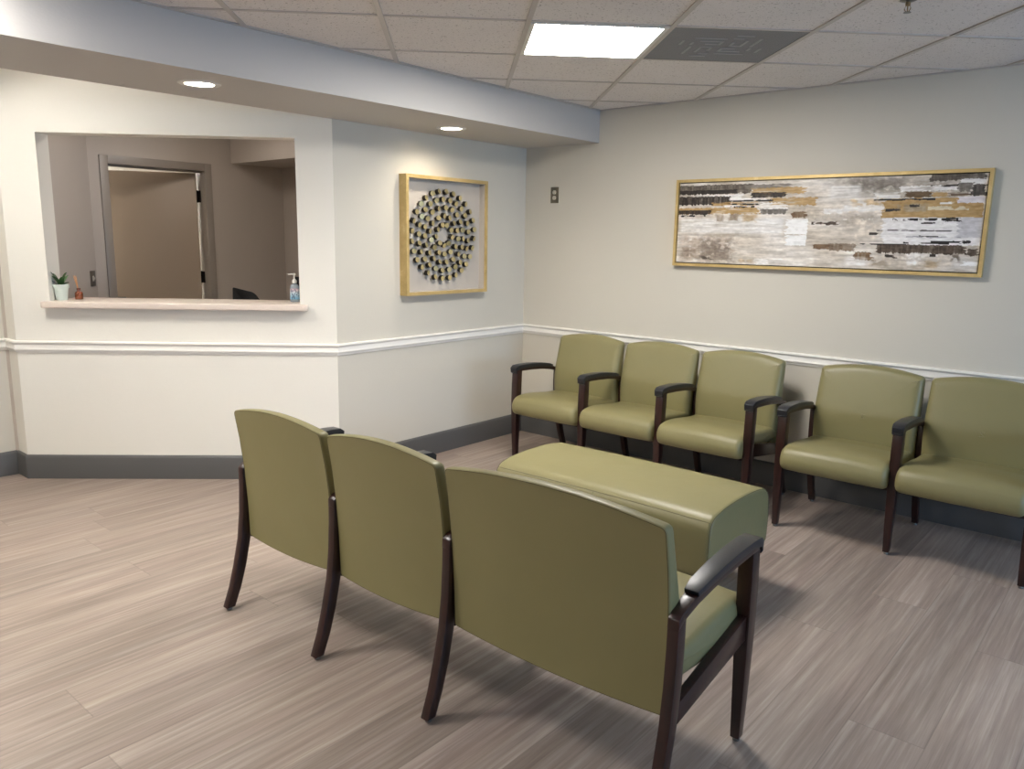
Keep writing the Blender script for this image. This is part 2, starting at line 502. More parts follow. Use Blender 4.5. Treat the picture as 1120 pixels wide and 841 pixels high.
# left side wall of the office, square to the reception wall
bm = bmesh.new()
cA = Vector((XD, -2.226, 0)); s_l = (cA - E0).dot(Wd); o_l = (cA - E0).dot(Nw)
prism(bm, [(s_l, o_l), (s_l + .1, o_l), (s_l + .1, -JT), (s_l, -JT)], 0, ZT, rw)
struct(from_bm('wall_office_left', bm, M['office']))
bm = bmesh.new(); prism(bm, [(WE + .0, -.1), (s_l + .1, -.1), (s_l + .1, -JT), (WE + .0, -JT)], 0, ZT, rw)
struct(from_bm('wall_office_corner', bm, M['office']))
wbox('wall_office_right', (XD - .12, -.56, 0), (-.13, -.44, ZT), M['office'])
wbox('wall_office_bulkhead', (XD, -1.06, 2.115), (-.60, -.56, ZT), M['office'])
wbox('ceiling_office', (-4.8, -4.3, 2.50), (-.9, -.44, 2.52), M['soffit'])
# room beyond the door
bm = bmesh.new()
box(bm, (-4.8, -4.3, 0), (-4.7, .1, ZT)); box(bm, (-4.8, -4.4, 0), (XD - .12, -4.3, ZT)); box(bm, (-4.8, .0, 0), (XD - .12, .1, ZT))
box(bm, (XD - .12, -4.3, 0), (XD, -2.6, ZT)); box(bm, (XD - .12, -2.6, 0), (XD - .10, -2.2, ZT))
struct(from_bm('wall_corridor', bm, M['wall_cream']))

# door: frame, leaf, lever, hinges
door = link('door_1', None, loc=(XD, DY1, 0)); struct(door)
bm = bmesh.new()
def fr(x, y, z): return (x, y, z)
Fw = .05
box(bm, (-.135, -.848, 0), (.014, -.786, DZ + Fw), .003); box(bm, (-.135, -.012, 0), (.014, Fw, DZ + Fw), .003); box(bm, (-.135, -.786, DZ - .012), (.014, -.012, DZ + Fw), .003)
box(bm, (-.075, -.787, 0), (-.060, -.772, DZ - .012)); box(bm, (-.075, -.772, DZ - .026), (-.06, -.012, DZ - .011))
from_bm('door_frame', bm, M['jamb'], door, smooth=30)
leafr = math.radians(-32)
lf = link('door_leaf', None) if False else None
bm = bmesh.new(); box(bm, (0, -.764, .01), (.044, -.004, 2.018), .003)
leaf = from_bm('door_leaf', bm, M['leaf'], door, loc=(-.122, -.016, 0), rotz=leafr, smooth=30)
bm = bmesh.new()
lathe(bm, [(.0, -.001), (.027, -.001), (.027, .008), (.010, .010), (.010, .05), (0, .05)], (0, 0, 0), 20, M=Matrix.Rotation(PI / 2, 4, 'Y'))
tube(bm, [(.045, 0, 0), (.05, .03, 0), (.05, .11, 0)], .009, 10)
from_bm('door_handle', bm, M['steel'], leaf, loc=(.044, -.70, .985), smooth=40)
for z in (1.83, 1.155, .25):
    bm = bmesh.new(); lathe(bm, [(0, -.05), (.008, -.05), (.008, .05), (0, .05)], (0, 0, 0), 12)
    box(bm, (.0, .004, -.048), (.05, .007, .048)); bmesh.ops.rotate(bm, verts=[], cent=(0, 0, 0), matrix=Matrix.Identity(3))
    from_bm('door_hinge', bm, M['bronze'], door, loc=(-.122, -.019, z), smooth=40)

# light switch by the door
def plate(name, label, cat, mat_plate, sockets, P, nrm, side):
    """P centre on the wall, nrm out of the wall, side = horizontal axis"""
    P, nrm, side = Vector(P), Vector(nrm).normalized(), Vector(side).normalized(); up = Vector((0, 0, 1))
    R = Matrix((side, up, nrm)).transposed().to_4x4()
    t = thing(name, label, cat, P)
    bm = bmesh.new(); box(bm, (-.036, -.058, 0.0), (.036, .058, .006), .002); bm.transform(R)
    from_bm('cover_plate', bm, mat_plate, t, smooth=40)
    return t, R
sw_o = o_l + .07
t, R = plate('light_switch', 'small dark steel switch plate on the office side wall, left of the door', 'light switch', simple('switch_steel', (104, 96, 86), rough=.4, metal=.4), 1, rw(s_l, sw_o, 1.175), -Wd, -Nw)
bm = bmesh.new(); box(bm, (-.012, -.02, .005), (.012, .02, .009), .002); box(bm, (-.005, -.006, .008), (.005, .010, .018), .001); bm.transform(R); from_bm('toggle', bm, M['ivory'], t)
t, R = plate('wall_outlet', 'steel double socket plate high on the beige wall, near the room corner', 'outlet', M['nickel_plate'], 2, (.283, 0, 1.848), (0, -1, 0), (1, 0, 0))
for dz in (-.020, .020):
    bm = bmesh.new(); lathe(bm, [(0, 0.004), (.0165, .004), (.0165, .008), (.0155, .009), (0, .009)], (0, dz, 0), 24)
    for v in bm.verts: v.co.y = max(dz - .0135, min(dz + .0135, v.co.y))
    bm.transform(R); rc = from_bm('socket', bm, M['ivory'], t, smooth=40)
    bm = bmesh.new()
    for dx in (-.006, .006): box(bm, (dx - .001, dz - .001, .0085), (dx + .001, dz + .008, .0094))
    lathe(bm, [(0, .0085), (.0025, .0085), (.0025, .0094), (0, .0094)], (0, dz - .007, 0), 10)
    bm.transform(R); from_bm('slot', bm, M['darkslot'], rc)

# ------------------------------------------------------------ lamps
M['troffer'] = emit('lamp_diffuser', (1.0, .965, .915), 25.5)
M['dl'] = emit('downlight_lens', (1.0, .90, .74), 95.0)
def troffer(a, b, label):
    c = gp(a + .5, b + .5, ZC)
    t = thing('ceiling_light', label, 'ceiling light', c, GA, group='square lamps set in the tiled ceiling')
    h = GP / 2 - .010; w = .020
    bm = bmesh.new()
    for lo, hi in (((-h, -h), (h, -h + w)), ((-h, h - w), (h, h)), ((-h, -h + w), (-h + w, h - w)), ((h - w, -h + w), (h, h - w))):
        box(bm, (lo[0], lo[1], -.003), (hi[0], hi[1], .03), .001)
    from_bm('lamp_frame', bm, M['lampframe'], t)
    bm = bmesh.new(); box(bm, (-h + w, -h + w, .003), (h - w, h - w, .012)); from_bm('diffuser', bm, M['troffer'], t)
    bm = bmesh.new(); box(bm, (-h, -h, .03), (h, h, .06)); from_bm('lamp_housing', bm, M['lampframe'], t)
    return t
troffer(0, -3, 'bright square lamp panel set in the ceiling beside the grey air vent')
for c, lb in zip(LIGHT_CELLS[1:], ['square ceiling lamp over the open floor in front of the reception opening', 'square ceiling lamp at the far left end of the room']):  # lamps out of view, added for brightness
    troffer(c[0], c[1], lb)
# air vent
c = gp(1.5, -2.5, ZC)
t = thing('air_vent', 'dark grey perforated square air vent in the ceiling beside the lamp panel', 'air vent', c, GA)
M['vent'] = simple('vent_perforated_grey', (118, 121, 128), rough=.5, metal=.3, var=.08, scale=5, bump=.6, bscale=500)
M['vent2'] = simple('vent_pattern_grey', (152, 155, 161), rough=.5, metal=.3, var=.05, bump=.5, bscale=500)
bm = bmesh.new(); h = GP / 2 - .013
box(bm, (-h, -h, .0005), (h, h, .006), .001); from_bm('vent_face', bm, M['vent'], t)
bm = bmesh.new()
for lo, hi in (((-h - .006, -h - .006), (h + .006, -h)), ((-h - .006, h), (h + .006, h + .006)), ((-h - .006, -h), (-h, h)), ((h, -h), (h + .006, h))):
    box(bm, (lo[0], lo[1], .0006), (hi[0], hi[1], .03))
from_bm('vent_rim', bm, M['darkslot'], t)
for q in range(4):
    bm = bmesh.new()
    for k in range(3):
        d = .03 + .05 * k
        for lo, hi in (((.012, d), (.06 + d * .75, d + .012)), ((.012, d), (.024, d + .05)) if k == 0 else ((d + .05 * .0 + .06 , .012), (d + .072, .012 + d * .6))):
            box(bm, (lo[0], lo[1], -.0012), (hi[0], max(hi[1], lo[1] + .004), .001))
    bmesh.ops.rotate(bm, verts=bm.verts, cent=(0, 0, 0), matrix=Matrix.Rotation(q * PI / 2, 3, 'Z'))
    from_bm('deflector', bm, M['vent2'], t)
# sprinkler
t = thing('fire_sprinkler', 'small brass sprinkler head hanging from the ceiling tile at upper right', 'sprinkler', (3.015, -1.455, ZC))
bm = bmesh.new(); lathe(bm, [(0, .004), (.028, .004), (.030, -.002), (.020, -.006), (.012, -.008), (0, -.008)], n=28); from_bm('escutcheon', bm, M['steel'], t, smooth=40)
bm = bmesh.new(); lathe(bm, [(0, -.004), (.009, -.004), (.009, -.018), (.005, -.022), (0, -.022)], n=16)
for s in (-1, 1): tube(bm, [(s * .006, 0, -.018), (s * .011, 0, -.030), (s * .004, 0, -.043)], .0018, 6)
lathe(bm, [(0, -.018), (.002, -.02), (.0026, -.034), (.002, -.042), (0, -.042)], n=10)
from_bm('frame_arms', bm, simple('sprinkler_brass', (150, 130, 100), rough=.3, metal=.9), t, smooth=40)
bm = bmesh.new(); lathe(bm, [(0, -.042), (.013, -.043), (.014, -.0445), (0, -.045)], n=20)
from_bm('deflector_plate', bm, M['steel'], t, smooth=40)
# downlights
for (x, y), lb in zip(DL, ['round recessed downlight in the soffit above the reception opening', 'round recessed downlight in the soffit above the framed disc artwork', 'round recessed downlight in the soffit beyond the left edge of the opening']):
    t = thing('recessed_downlight', lb, 'downlight', (x, y, ZS))
    bm = bmesh.new(); lathe(bm, [(.0645, .004), (.0645, -.003), (.070, -.006), (.088, -.005), (.094, -.002), (.094, -.0002), (.070, -.0002), (.0655, .004)], n=48)
    bm.faces.ensure_lookup_table()
    for f in [f for f in bm.faces if len(f.verts) == 48]: bm.faces.remove(f)
    from_bm('trim_ring', bm, M['trimring'], t, smooth=40)
    bm = bmesh.new(); lathe(bm, [(.0640, .001), (.0645, .001), (.0615, REC - .002), (.0610, REC - .002)], n=48)
    for f in [f for f in bm.faces if len(f.verts) == 48]: bm.faces.remove(f)
    from_bm('reflector', bm, M['trimring'], t, smooth=40)
    bm = bmesh.new(); lathe(bm, [(0, REC - .001), (.0605, REC - .001), (.0605, REC - .006), (0, REC - .007)], n=40); from_bm('lens', bm, M['dl'], t, smooth=40)
# added lamp in the taller recess, hidden by the soffit, to brighten the reception wall
t = thing('ceiling_light', 'square lamp in the raised ceiling recess between soffit and reception wall', 'ceiling light', rw(1.75, 1.15, ZT))
bm = bmesh.new(); box(bm, (-.3, -.3, -.03), (.3, .3, 0), .004); from_bm('lamp_frame', bm, M['lampframe'], t)
M['alc'] = emit('recess_diffuser', (1, .96, .89), 17.0)
bm = bmesh.new(); box(bm, (-.27, -.27, -.034), (.27, .27, -.028)); from_bm('diffuser', bm, M['alc'], t)
# unseen office lamp, added to lift the dark interior
t = thing('ceiling_light', 'dim ceiling lamp inside the office, above the opening', 'ceiling light', rw(1.15, -.85, 2.5))
bm = bmesh.new(); box(bm, (-.3, -.3, -.02), (.3, .3, 0), .004); from_bm('lamp_frame', bm, M['lampframe'], t)
M['offl'] = emit('office_diffuser', (1, .92, .84), 5.5)
bm = bmesh.new(); box(bm, (-.27, -.27, -.024), (.27, .27, -.018)); from_bm('diffuser', bm, M['offl'], t)
# unseen corridor lamp, added so the gap of the office door shows bright
t = thing('ceiling_light', 'ceiling lamp of the corridor beyond the office door', 'ceiling light', (-3.7, -1.9, 2.5))
bm = bmesh.new(); box(bm, (-.3, -.3, -.02), (.3, .3, 0), .004); from_bm('lamp_frame', bm, M['lampframe'], t)
M['cor'] = emit('corridor_diffuser', (1, .96, .9), 26.0)
bm = bmesh.new(); box(bm, (-.27, -.27, -.024), (.27, .27, -.018)); from_bm('diffuser', bm, M['cor'], t)

# daylight through the window: sky and a portal in the opening
w = bpy.data.worlds.new('world'); scene.world = w; w.use_nodes = True
bg_ = w.node_tree.nodes['Background']
bg_.inputs[0].default_value = (.43, .66, 1.0, 1); bg_.inputs[1].default_value = 4.7
ld = bpy.data.lights.new('window_daylight_portal', 'AREA'); ld.shape = 'RECTANGLE'; ld.size = WZ1 - WZ0; ld.size_y = WY1 - WY0
ld.cycles.is_portal = True
lo = bpy.data.objects.new('window_daylight_portal', ld); COL.objects.link(lo)
lo.location = (XR + .14, (WY0 + WY1) / 2, (WZ0 + WZ1) / 2); lo.rotation_euler = (0, PI / 2, 0)

# ------------------------------------------------------------ framed disc artwork
t = thing('disc_artwork', 'square gold shadow box frame holding rings of small metallic discs', 'wall art', (0, -.892, 1.533))
HW, HH, D = .388, .390, .07
bm = bmesh.new()   # frame: 15 mm stiles
def ring_frame(bm, ow, oh, th, x0, x1):
    o_ = [(-ow, -oh), (ow, -oh), (ow, oh), (-ow, oh)]; i_ = [(-ow + th, -oh + th), (ow - th, -oh + th), (ow - th, oh - th), (-ow + th, oh - th)]
    for k in range(4):
        a, b, c, d = o_[k], o_[(k + 1) % 4], i_[(k + 1) % 4], i_[k]
        quadgrid(bm, [[(x0, y, z) for y, z in (a, b, c, d)], [(x1, y, z) for y, z in (a, b, c, d)]])
ring_frame(bm, HW, HH, .022, .0, D)
from_bm('frame', bm, M['gold'], t)
bm = bmesh.new(); box(bm, (.0, -HW + .02, -HH + .02), (.008, HW - .02, HH - .02)); from_bm('backing_panel', bm, M['backing'], t)
bm = bmesh.new(); ring_frame(bm, HW - .0215, HH - .0215, .0025, .006, D - .012); from_bm('inner_liner', bm, M['backing'], t)
ii = 0
for rad, n in ((.298, 28), (.242, 25), (.186, 19), (.130, 14), (.072, 9)):
    for k in range(n):
        a = 2 * PI * (k + (.5 if n % 2 else 0)) / n + rad * 2
        cy, cz = -.022 + rad * math.cos(a), .008 + rad * math.sin(a) * .98
        hgt = .040 + .006 * math.sin(3 * a + rad * 20)
        tilt = Matrix.Rotation(random.uniform(-.3, .3), 4, 'Y') @ Matrix.Rotation(random.uniform(-.3, .3), 4, 'X')
        bm = bmesh.new()
        Mx = Matrix.Rotation(PI / 2, 4, 'Y')
        r = .0185
        lathe(bm, [(0, .0), (.0035, .0), (.0035, hgt - .026), (0, hgt - .026)], (0, 0, 0), 8, mat=1, M=Mx)
        prof = [(0, -.026), (r * .9, -.026), (r, -.024), (r, -.001), (r - .001, 0)]
        V = quadgrid(bm, [[(Mx @ tilt @ Vector((max(q[0], .0005) * math.cos(2 * PI * j / 16), max(q[0], .0005) * math.sin(2 * PI * j / 16), q[1]))) + Vector((hgt, 0, 0)) for j in range(16)] for q in prof], mat=1)
        top = max((f for f in bm.faces if len(f.verts) == 16), key=lambda f: f.calc_center_median().x); top.material_index = 0
        from_bm('disc', bm, [M['disc_face'], M['disc_side']], t, loc=(.008, cy, cz))
        ii += 1

# ------------------------------------------------------------ panoramic abstract painting
STROKES = [(-0.006,0.03,0.28,0.142,(88,80,72),'d'),(-0.006,0.093,0.224,0.142,(48,40,34),'d'),(0.257,0.042,0.422,0.096,(128,122,115),'r'),(0.281,0.081,0.46,0.16,(176,146,100),'r'),(0.118,0.151,0.248,0.201,(228,226,224),'r'),(-0.004,0.171,0.203,0.275,(48,40,34),'d'),(0.282,0.137,0.403,0.199,(50,42,36),'d'),(0.202,0.198,0.339,0.227,(228,226,224),'r'),(0.351,0.205,0.509,0.299,(176,146,100),'r'),(0.132,0.245,0.296,0.289,(176,146,100),'r'),(0.191,0.22,0.361,0.241,(30,24,20),'k'),(0.198,0.262,0.318,0.284,(30,24,20),'k'),(0.18,0.281,0.233,0.304,(228,226,224),'r'),(0.204,0.291,0.296,0.316,(30,24,20),'k'),(-0.001,0.311,0.309,0.389,(176,146,100),'r'),(-0.001,0.339,0.134,0.393,(48,40,34),'d'),(0.313,0.257,0.406,0.332,(228,226,224),'r'),(0.32,0.332,0.413,0.391,(105,100,95),'d'),(0.002,0.424,0.412,0.638,(224,224,224),'m'),(-0.0,0.397,0.11,0.423,(30,24,20),'k'),(0.147,0.386,0.186,0.498,(140,125,110),'b'),(0.198,0.369,0.239,0.48,(130,112,95),'b'),(0.254,0.389,0.305,0.489,(165,140,105),'b'),(0.44,0.317,0.593,0.489,(185,175,162),'b'),(0.532,0.336,0.592,0.395,(228,226,224),'r'),(0.43,0.367,0.478,0.437,(112,88,64),'d'),(0.412,0.454,0.486,0.63,(236,236,236),'s'),(0.416,0.639,0.485,0.757,(236,237,237),'s'),(0.007,0.641,0.238,0.985,(165,150,136),'b'),(0.087,0.677,0.233,0.981,(120,108,98),'b'),(0.008,0.799,0.094,0.955,(140,125,112),'b'),(0.096,0.909,0.157,0.966,(70,62,56),'b'),(0.498,0.486,0.593,0.527,(74,60,50),'k'),(0.512,0.738,0.607,0.793,(112,88,64),'d'),(0.242,0.932,0.311,0.978,(180,160,135),'b'),(0.311,0.926,0.356,0.999,(228,226,224),'r'),(0.555,0.011,0.996,0.217,(160,152,143),'b'),(0.604,-0.001,0.788,0.162,(120,113,106),'b'),(0.542,0.07,0.654,0.237,(228,226,224),'m'),(0.846,-0.01,0.995,0.066,(84,77,70),'d'),(0.923,0.051,0.996,0.109,(228,226,224),'r'),(0.763,0.109,0.925,0.162,(228,226,224),'r'),(0.849,0.101,0.924,0.124,(80,72,66),'k'),(0.96,0.11,0.998,0.228,(60,55,52),'d'),(0.924,0.091,0.959,0.183,(110,104,98),'d'),(0.688,0.172,0.765,0.24,(228,226,224),'r'),(0.62,0.233,0.718,0.373,(196,168,125),'b'),(0.719,0.238,0.997,0.442,(176,146,100),'s'),(0.782,0.169,0.852,0.229,(98,78,52),'r'),(0.852,0.18,0.902,0.23,(176,146,100),'r'),(0.902,0.189,0.959,0.224,(104,84,66),'r'),(0.675,0.24,0.866,0.258,(30,24,20),'k'),(0.819,0.237,0.866,0.262,(30,24,20),'k'),(0.928,0.23,1.0,0.294,(218,214,220),'s'),(0.748,0.289,0.847,0.377,(150,142,128),'b'),(0.727,0.343,0.774,0.376,(60,54,50),'k'),(0.795,0.298,0.825,0.338,(60,54,50),'k'),(0.88,0.279,0.921,0.303,(228,226,224),'k'),(0.848,0.326,0.96,0.368,(205,195,170),'k'),(0.591,0.303,0.721,0.37,(228,226,224),'r'),(0.565,0.381,0.723,0.539,(165,155,143),'b'),(0.641,0.456,0.73,0.688,(215,205,192),'b'),(0.726,0.439,1.004,0.727,(228,226,226),'s'),(0.935,0.44,1.002,0.643,(196,194,197),'s'),(0.75,0.444,0.825,0.473,(30,24,20),'k'),(0.825,0.442,0.935,0.474,(30,24,20),'k'),(0.902,0.44,0.935,0.48,(30,24,20),'r'),(0.822,0.491,0.895,0.51,(50,44,42),'k'),(0.703,0.569,0.922,0.587,(110,104,104),'k'),(0.685,0.597,0.713,0.63,(60,54,50),'k'),(0.831,0.631,0.886,0.648,(60,54,50),'k'),(0.796,0.636,0.949,0.652,(170,168,172),'k'),(0.66,0.719,0.798,0.733,(30,24,20),'k'),(0.789,0.699,0.918,0.717,(30,24,20),'k'),(0.867,0.683,0.973,0.705,(30,24,20),'k'),(0.946,0.675,0.973,0.707,(30,24,20),'r'),(0.674,0.745,1.004,0.97,(190,180,168),'b'),(0.711,0.726,0.961,0.819,(72,59,48),'d'),(0.966,0.759,1.0,0.831,(78,66,56),'d'),(0.563,0.727,0.644,0.809,(130,115,100),'d'),(0.645,0.817,0.701,0.905,(112,88,64),'d'),(0.694,0.886,0.75,0.973,(150,135,118),'b'),(0.739,0.836,0.777,0.876,(66,56,48),'k'),(0.612,0.859,0.694,0.981,(232,230,230),'m'),(0.799,0.812,0.838,0.982,(228,226,224),'b'),(0.85,0.887,0.9,0.975,(168,145,115),'b'),(0.924,0.827,1.006,0.986,(204,202,199),'m'),(0.924,0.804,0.953,0.898,(80,68,58),'b'),(0.868,0.822,0.885,0.854,(60,52,46),'k'),(0.953,0.891,0.998,0.932,(240,240,240),'r')]
def value_noise(h, w, cy, cx, seed):
    rs = np.random.RandomState(seed); g = rs.rand(int(h / cy) + 3, int(w / cx) + 3)
    y = np.arange(h) / cy; x = np.arange(w) / cx
    yi = y.astype(int); xi = x.astype(int); fy = (y - yi)[:, None]; fx = (x - xi)[None]
    fy = fy * fy * (3 - 2 * fy); fx = fx * fx * (3 - 2 * fx)
    a = g[yi][:, xi]; b = g[yi][:, xi + 1]; c = g[yi + 1][:, xi]; d = g[yi + 1][:, xi + 1]
    return (a * (1 - fx) + b * fx) * (1 - fy) + (c * (1 - fx) + d * fx) * fy
def fnoise(h, w, cy, cx, seed):
    return sum(value_noise(h, w, max(1.01, cy / 2 ** k), max(1.01, cx / 2 ** k), seed + k) / 2 ** k for k in range(3)) / 1.75
PWI, PHI = 760, 216
img = np.zeros((PHI, PWI, 3)); base = np.array([206, 199, 190.])
n1 = fnoise(PHI, PWI, 5, 60, 1); n2 = fnoise(PHI, PWI, 26, 70, 5)
img[:] = base; img += (n1[..., None] - .5) * 66 + (n2[..., None] - .5) * np.array([46, 54, 66.])
yy, xx = np.mgrid[0:PHI, 0:PWI]
for k, (u0, v0, u1, v1, colr, st) in enumerate(STROKES):
    c = np.array(colr, float)
    x0, x1, y0, y1 = u0 * PWI, u1 * PWI, v0 * PHI, v1 * PHI
    rs = np.random.RandomState(100 + k)
    vcol = fnoise(PHI, PWI, 30, 5, 300 + k); hrow = fnoise(PHI, PWI, 3, 40, 500 + k); bl = fnoise(PHI, PWI, 9, 14, 700 + k)
    H, Wd_ = y1 - y0, x1 - x0
    if st == 'd':      # dragged vertical bristle marks
        e = (vcol - .5) * H * .45; m = (yy > y0 + e * .5) & (yy < y1 + e) & (xx > x0 - (hrow - .5) * 14) & (xx < x1 + (hrow - .5) * 20)
        al = m * np.clip(.80 + (vcol - .45) * 1.1, .45, 1) * np.clip(.65 + bl, .6, 1); cc = c + (vcol[..., None] - .5) * 60 + (bl[..., None] - .5) * 40
    elif st == 'k':    # broken dry thin stroke
        mid = (y0 + y1) / 2 + (fnoise(PHI, PWI, 60, 26, 900 + k) - .5) * H * .8
        m = (np.abs(yy - mid) < H * .46 * (.35 + bl)) & (xx > x0) & (xx < x1)
        al = m * np.clip((bl - .36) * 9, 0, 1); cc = c + (hrow[..., None] - .5) * 20
    elif st == 's':
        m = (yy > y0 + (hrow - .5) * 2) & (yy < y1 + (vcol - .5) * 3) & (xx > x0 + (hrow - .5) * 26) & (xx < x1 + (hrow - .5) * 5)
        al = m * .93; cc = c + (n1[..., None] - .5) * 16
    elif st == 'b':    # soft mottled patch
        dx = np.clip(np.minimum(xx - x0, x1 - xx) / (Wd_ * .22 + 1), -1, 1); dy = np.clip(np.minimum(yy - y0, y1 - yy) / (H * .22 + 1), -1, 1)
        al = np.clip(np.minimum(dx, dy) + (bl - .5) * 2.2, 0, 1) * .68 * (bl > .30); cc = c + (bl[..., None] - .5) * 90 + (vcol[..., None] - .5) * 30
    elif st == 'm':
        dx = np.clip(np.minimum(xx - x0, x1 - xx) / 12, 0, 1); dy = np.clip(np.minimum(yy - y0, y1 - yy) / 6, 0, 1)
        al = np.clip(dx * dy, 0, 1) * np.clip(.35 + hrow * .8, 0, 1) * .85; cc = c + (hrow[..., None] - .5) * 40
    else:              # ragged horizontal knife stroke
        m = (yy > y0 + (vcol - .5) * H * .35) & (yy < y1 + (vcol - .5) * H * .45) & (xx > x0 + (hrow - .5) * 30) & (xx < x1 + (hrow - .5) * 34)
        al = m * np.clip((hrow - .22) * 5, .25, 1) * .9; cc = c + (hrow[..., None] - .5) * 30
    al = al[..., None]
    img = img * (1 - al) + cc * al
img += (fnoise(PHI, PWI, 4, 9, 41)[..., None] - .5) * 34 + (fnoise(PHI, PWI, 2.2, 20, 43)[..., None] - .5) * 22
img = (img - 185) * 1.15 + 183
img = np.clip(img, 12, 244)
s = img / 255.; linimg = np.where(s <= .04045, s / 12.92, ((s + .055) / 1.055) ** 2.4)
PX0, PX1, PZ0, PZ1 = 1.316, 3.118, 1.368, 1.920
t = thing('abstract_painting', 'long gold-framed abstract landscape painting in white, brown and ochre', 'painting', ((PX0 + PX1) / 2, 0, (PZ0 + PZ1) / 2))
hw, hh = (PX1 - PX0) / 2, (PZ1 - PZ0) / 2
bm = bmesh.new(); b2 = bmesh.new()
ring_frame(b2, hw, hh, .018, 0, .042)
for v in b2.verts: v.co = Vector((v.co.y, -v.co.x, v.co.z))
from_bm('frame', b2, M['gold'], t)
bm.free()
bm = bmesh.new(); box(bm, (-hw + .017, -.022, -hh + .017), (hw - .017, -.001, hh - .017)); from_bm('frame_inset', bm, M['canvas_edge'], t)
cw, ch = hw - .0235, hh - .0235
xs = np.linspace(-cw, cw, PWI + 1); zs = np.linspace(ch, -ch, PHI + 1)
VX, VZ = np.meshgrid(xs, zs)
co = np.zeros(((PHI + 1) * (PWI + 1), 3)); co[:, 0] = VX.ravel(); co[:, 2] = VZ.ravel(); co[:, 1] = -.034
me = bpy.data.meshes.new('canvas')
nq = PHI * PWI
idx = (np.arange(PHI)[:, None] * (PWI + 1) + np.arange(PWI)[None]).ravel()
quads = np.stack([idx, idx + PWI + 1, idx + PWI + 2, idx + 1], 1)
nf = len(co)
ring = np.concatenate([np.arange(PWI + 1), (np.arange(1, PHI + 1)) * (PWI + 1) + PWI, PHI * (PWI + 1) + np.arange(PWI - 1, -1, -1), np.arange(PHI - 1, 0, -1) * (PWI + 1)])
back = co[ring].copy(); back[:, 1] = -.020
co2 = np.concatenate([co, back]); nr = len(ring); rb = nf + np.arange(nr)
side = np.stack([ring, np.roll(ring, -1), np.roll(rb, -1), rb], 1)
allq = np.concatenate([quads, side])
me.vertices.add(len(co2)); me.vertices.foreach_set('co', co2.ravel())
me.loops.add(len(allq) * 4); me.loops.foreach_set('vertex_index', allq.ravel().astype(np.int32))
me.polygons.add(len(allq)); me.polygons.foreach_set('loop_start', (np.arange(len(allq)) * 4).astype(np.int32))
me.update(calc_edges=True)
at = me.color_attributes.new('paint', 'FLOAT_COLOR', 'POINT')
pad = np.zeros((PHI + 1, PWI + 1, 4)); pad[..., 3] = 1
pad[:PHI, :PWI, :3] = linimg; pad[PHI, :PWI, :3] = linimg[-1]; pad[:, PWI, :3] = pad[:, PWI - 1, :3]
pc = np.concatenate([pad.reshape(-1, 4), pad.reshape(-1, 4)[ring]])
at.data.foreach_set('color', pc.ravel())
tm = NT('painted_canvas'); an = tm.n('ShaderNodeAttribute', attribute_name='paint')
tm.l(an.outputs['Color'], tm.b.inputs['Base Color']); tm.b.inputs['Roughness'].default_value = .55
tm.bump(tm.noise(tm.mapping(tm.coord('Object'), (30, 30, 160)), 1, 4), .3, .002)
link('canvas', me, tm.m, t)

# ------------------------------------------------------------ upholstery
def poly_offset(P, d):
    """inward offset of closed 2D polygon (counter-clockwise)"""
    n = len(P); out = []
    for i in range(n):
        a = Vector(P[i - 1]); b = Vector(P[i]); c = Vector(P[(i + 1) % n])
        e1 = (b - a).normalized(); e2 = (c - b).normalized()
        m = Vector((-(e1.y + e2.y), e1.x + e2.x))
        if m.length < 1e-6: m = Vector((-e1.y, e1.x))
        m.normalize()
        out.append(b + m * d)
    return out

def smooth_closed(ctrl, n_each=6, rad=None):
    """closed polygon from (x, y, corner_radius) control points"""
    out = []; n = len(ctrl)
    for i in range(n):
        x, y, r = ctrl[i]; p = Vector((x, y))
        if r <= 0: out.append(p); continue
        a = Vector(ctrl[i - 1][:2]); b = Vector(ctrl[(i + 1) % n][:2])
        u = (a - p).normalized(); v = (b - p).normalized()
        ra = min(r, (a - p).length * .48); rb_ = min(r, (b - p).length * .48)
        s_, e_ = p + u * ra, p + v * rb_
        for k in range(n_each + 1):
            q = k / n_each
            out.append(s_ * (1 - q) ** 2 + p * 2 * q * (1 - q) + e_ * q ** 2)
    return out
def ccw(P):
    ar = sum(P[i - 1][0] * P[i][1] - P[i][0] * P[i - 1][1] for i in range(len(P)))
    return P if ar > 0 else P[::-1]
def densify(P, step):
    out = []
    for i in range(len(P)):
        a, b = Vector(P[i]), Vector(P[(i + 1) % len(P)])
        k = max(1, int((b - a).length / step))
        for j in range(k): out.append(a + (b - a) * j / k)
    return out

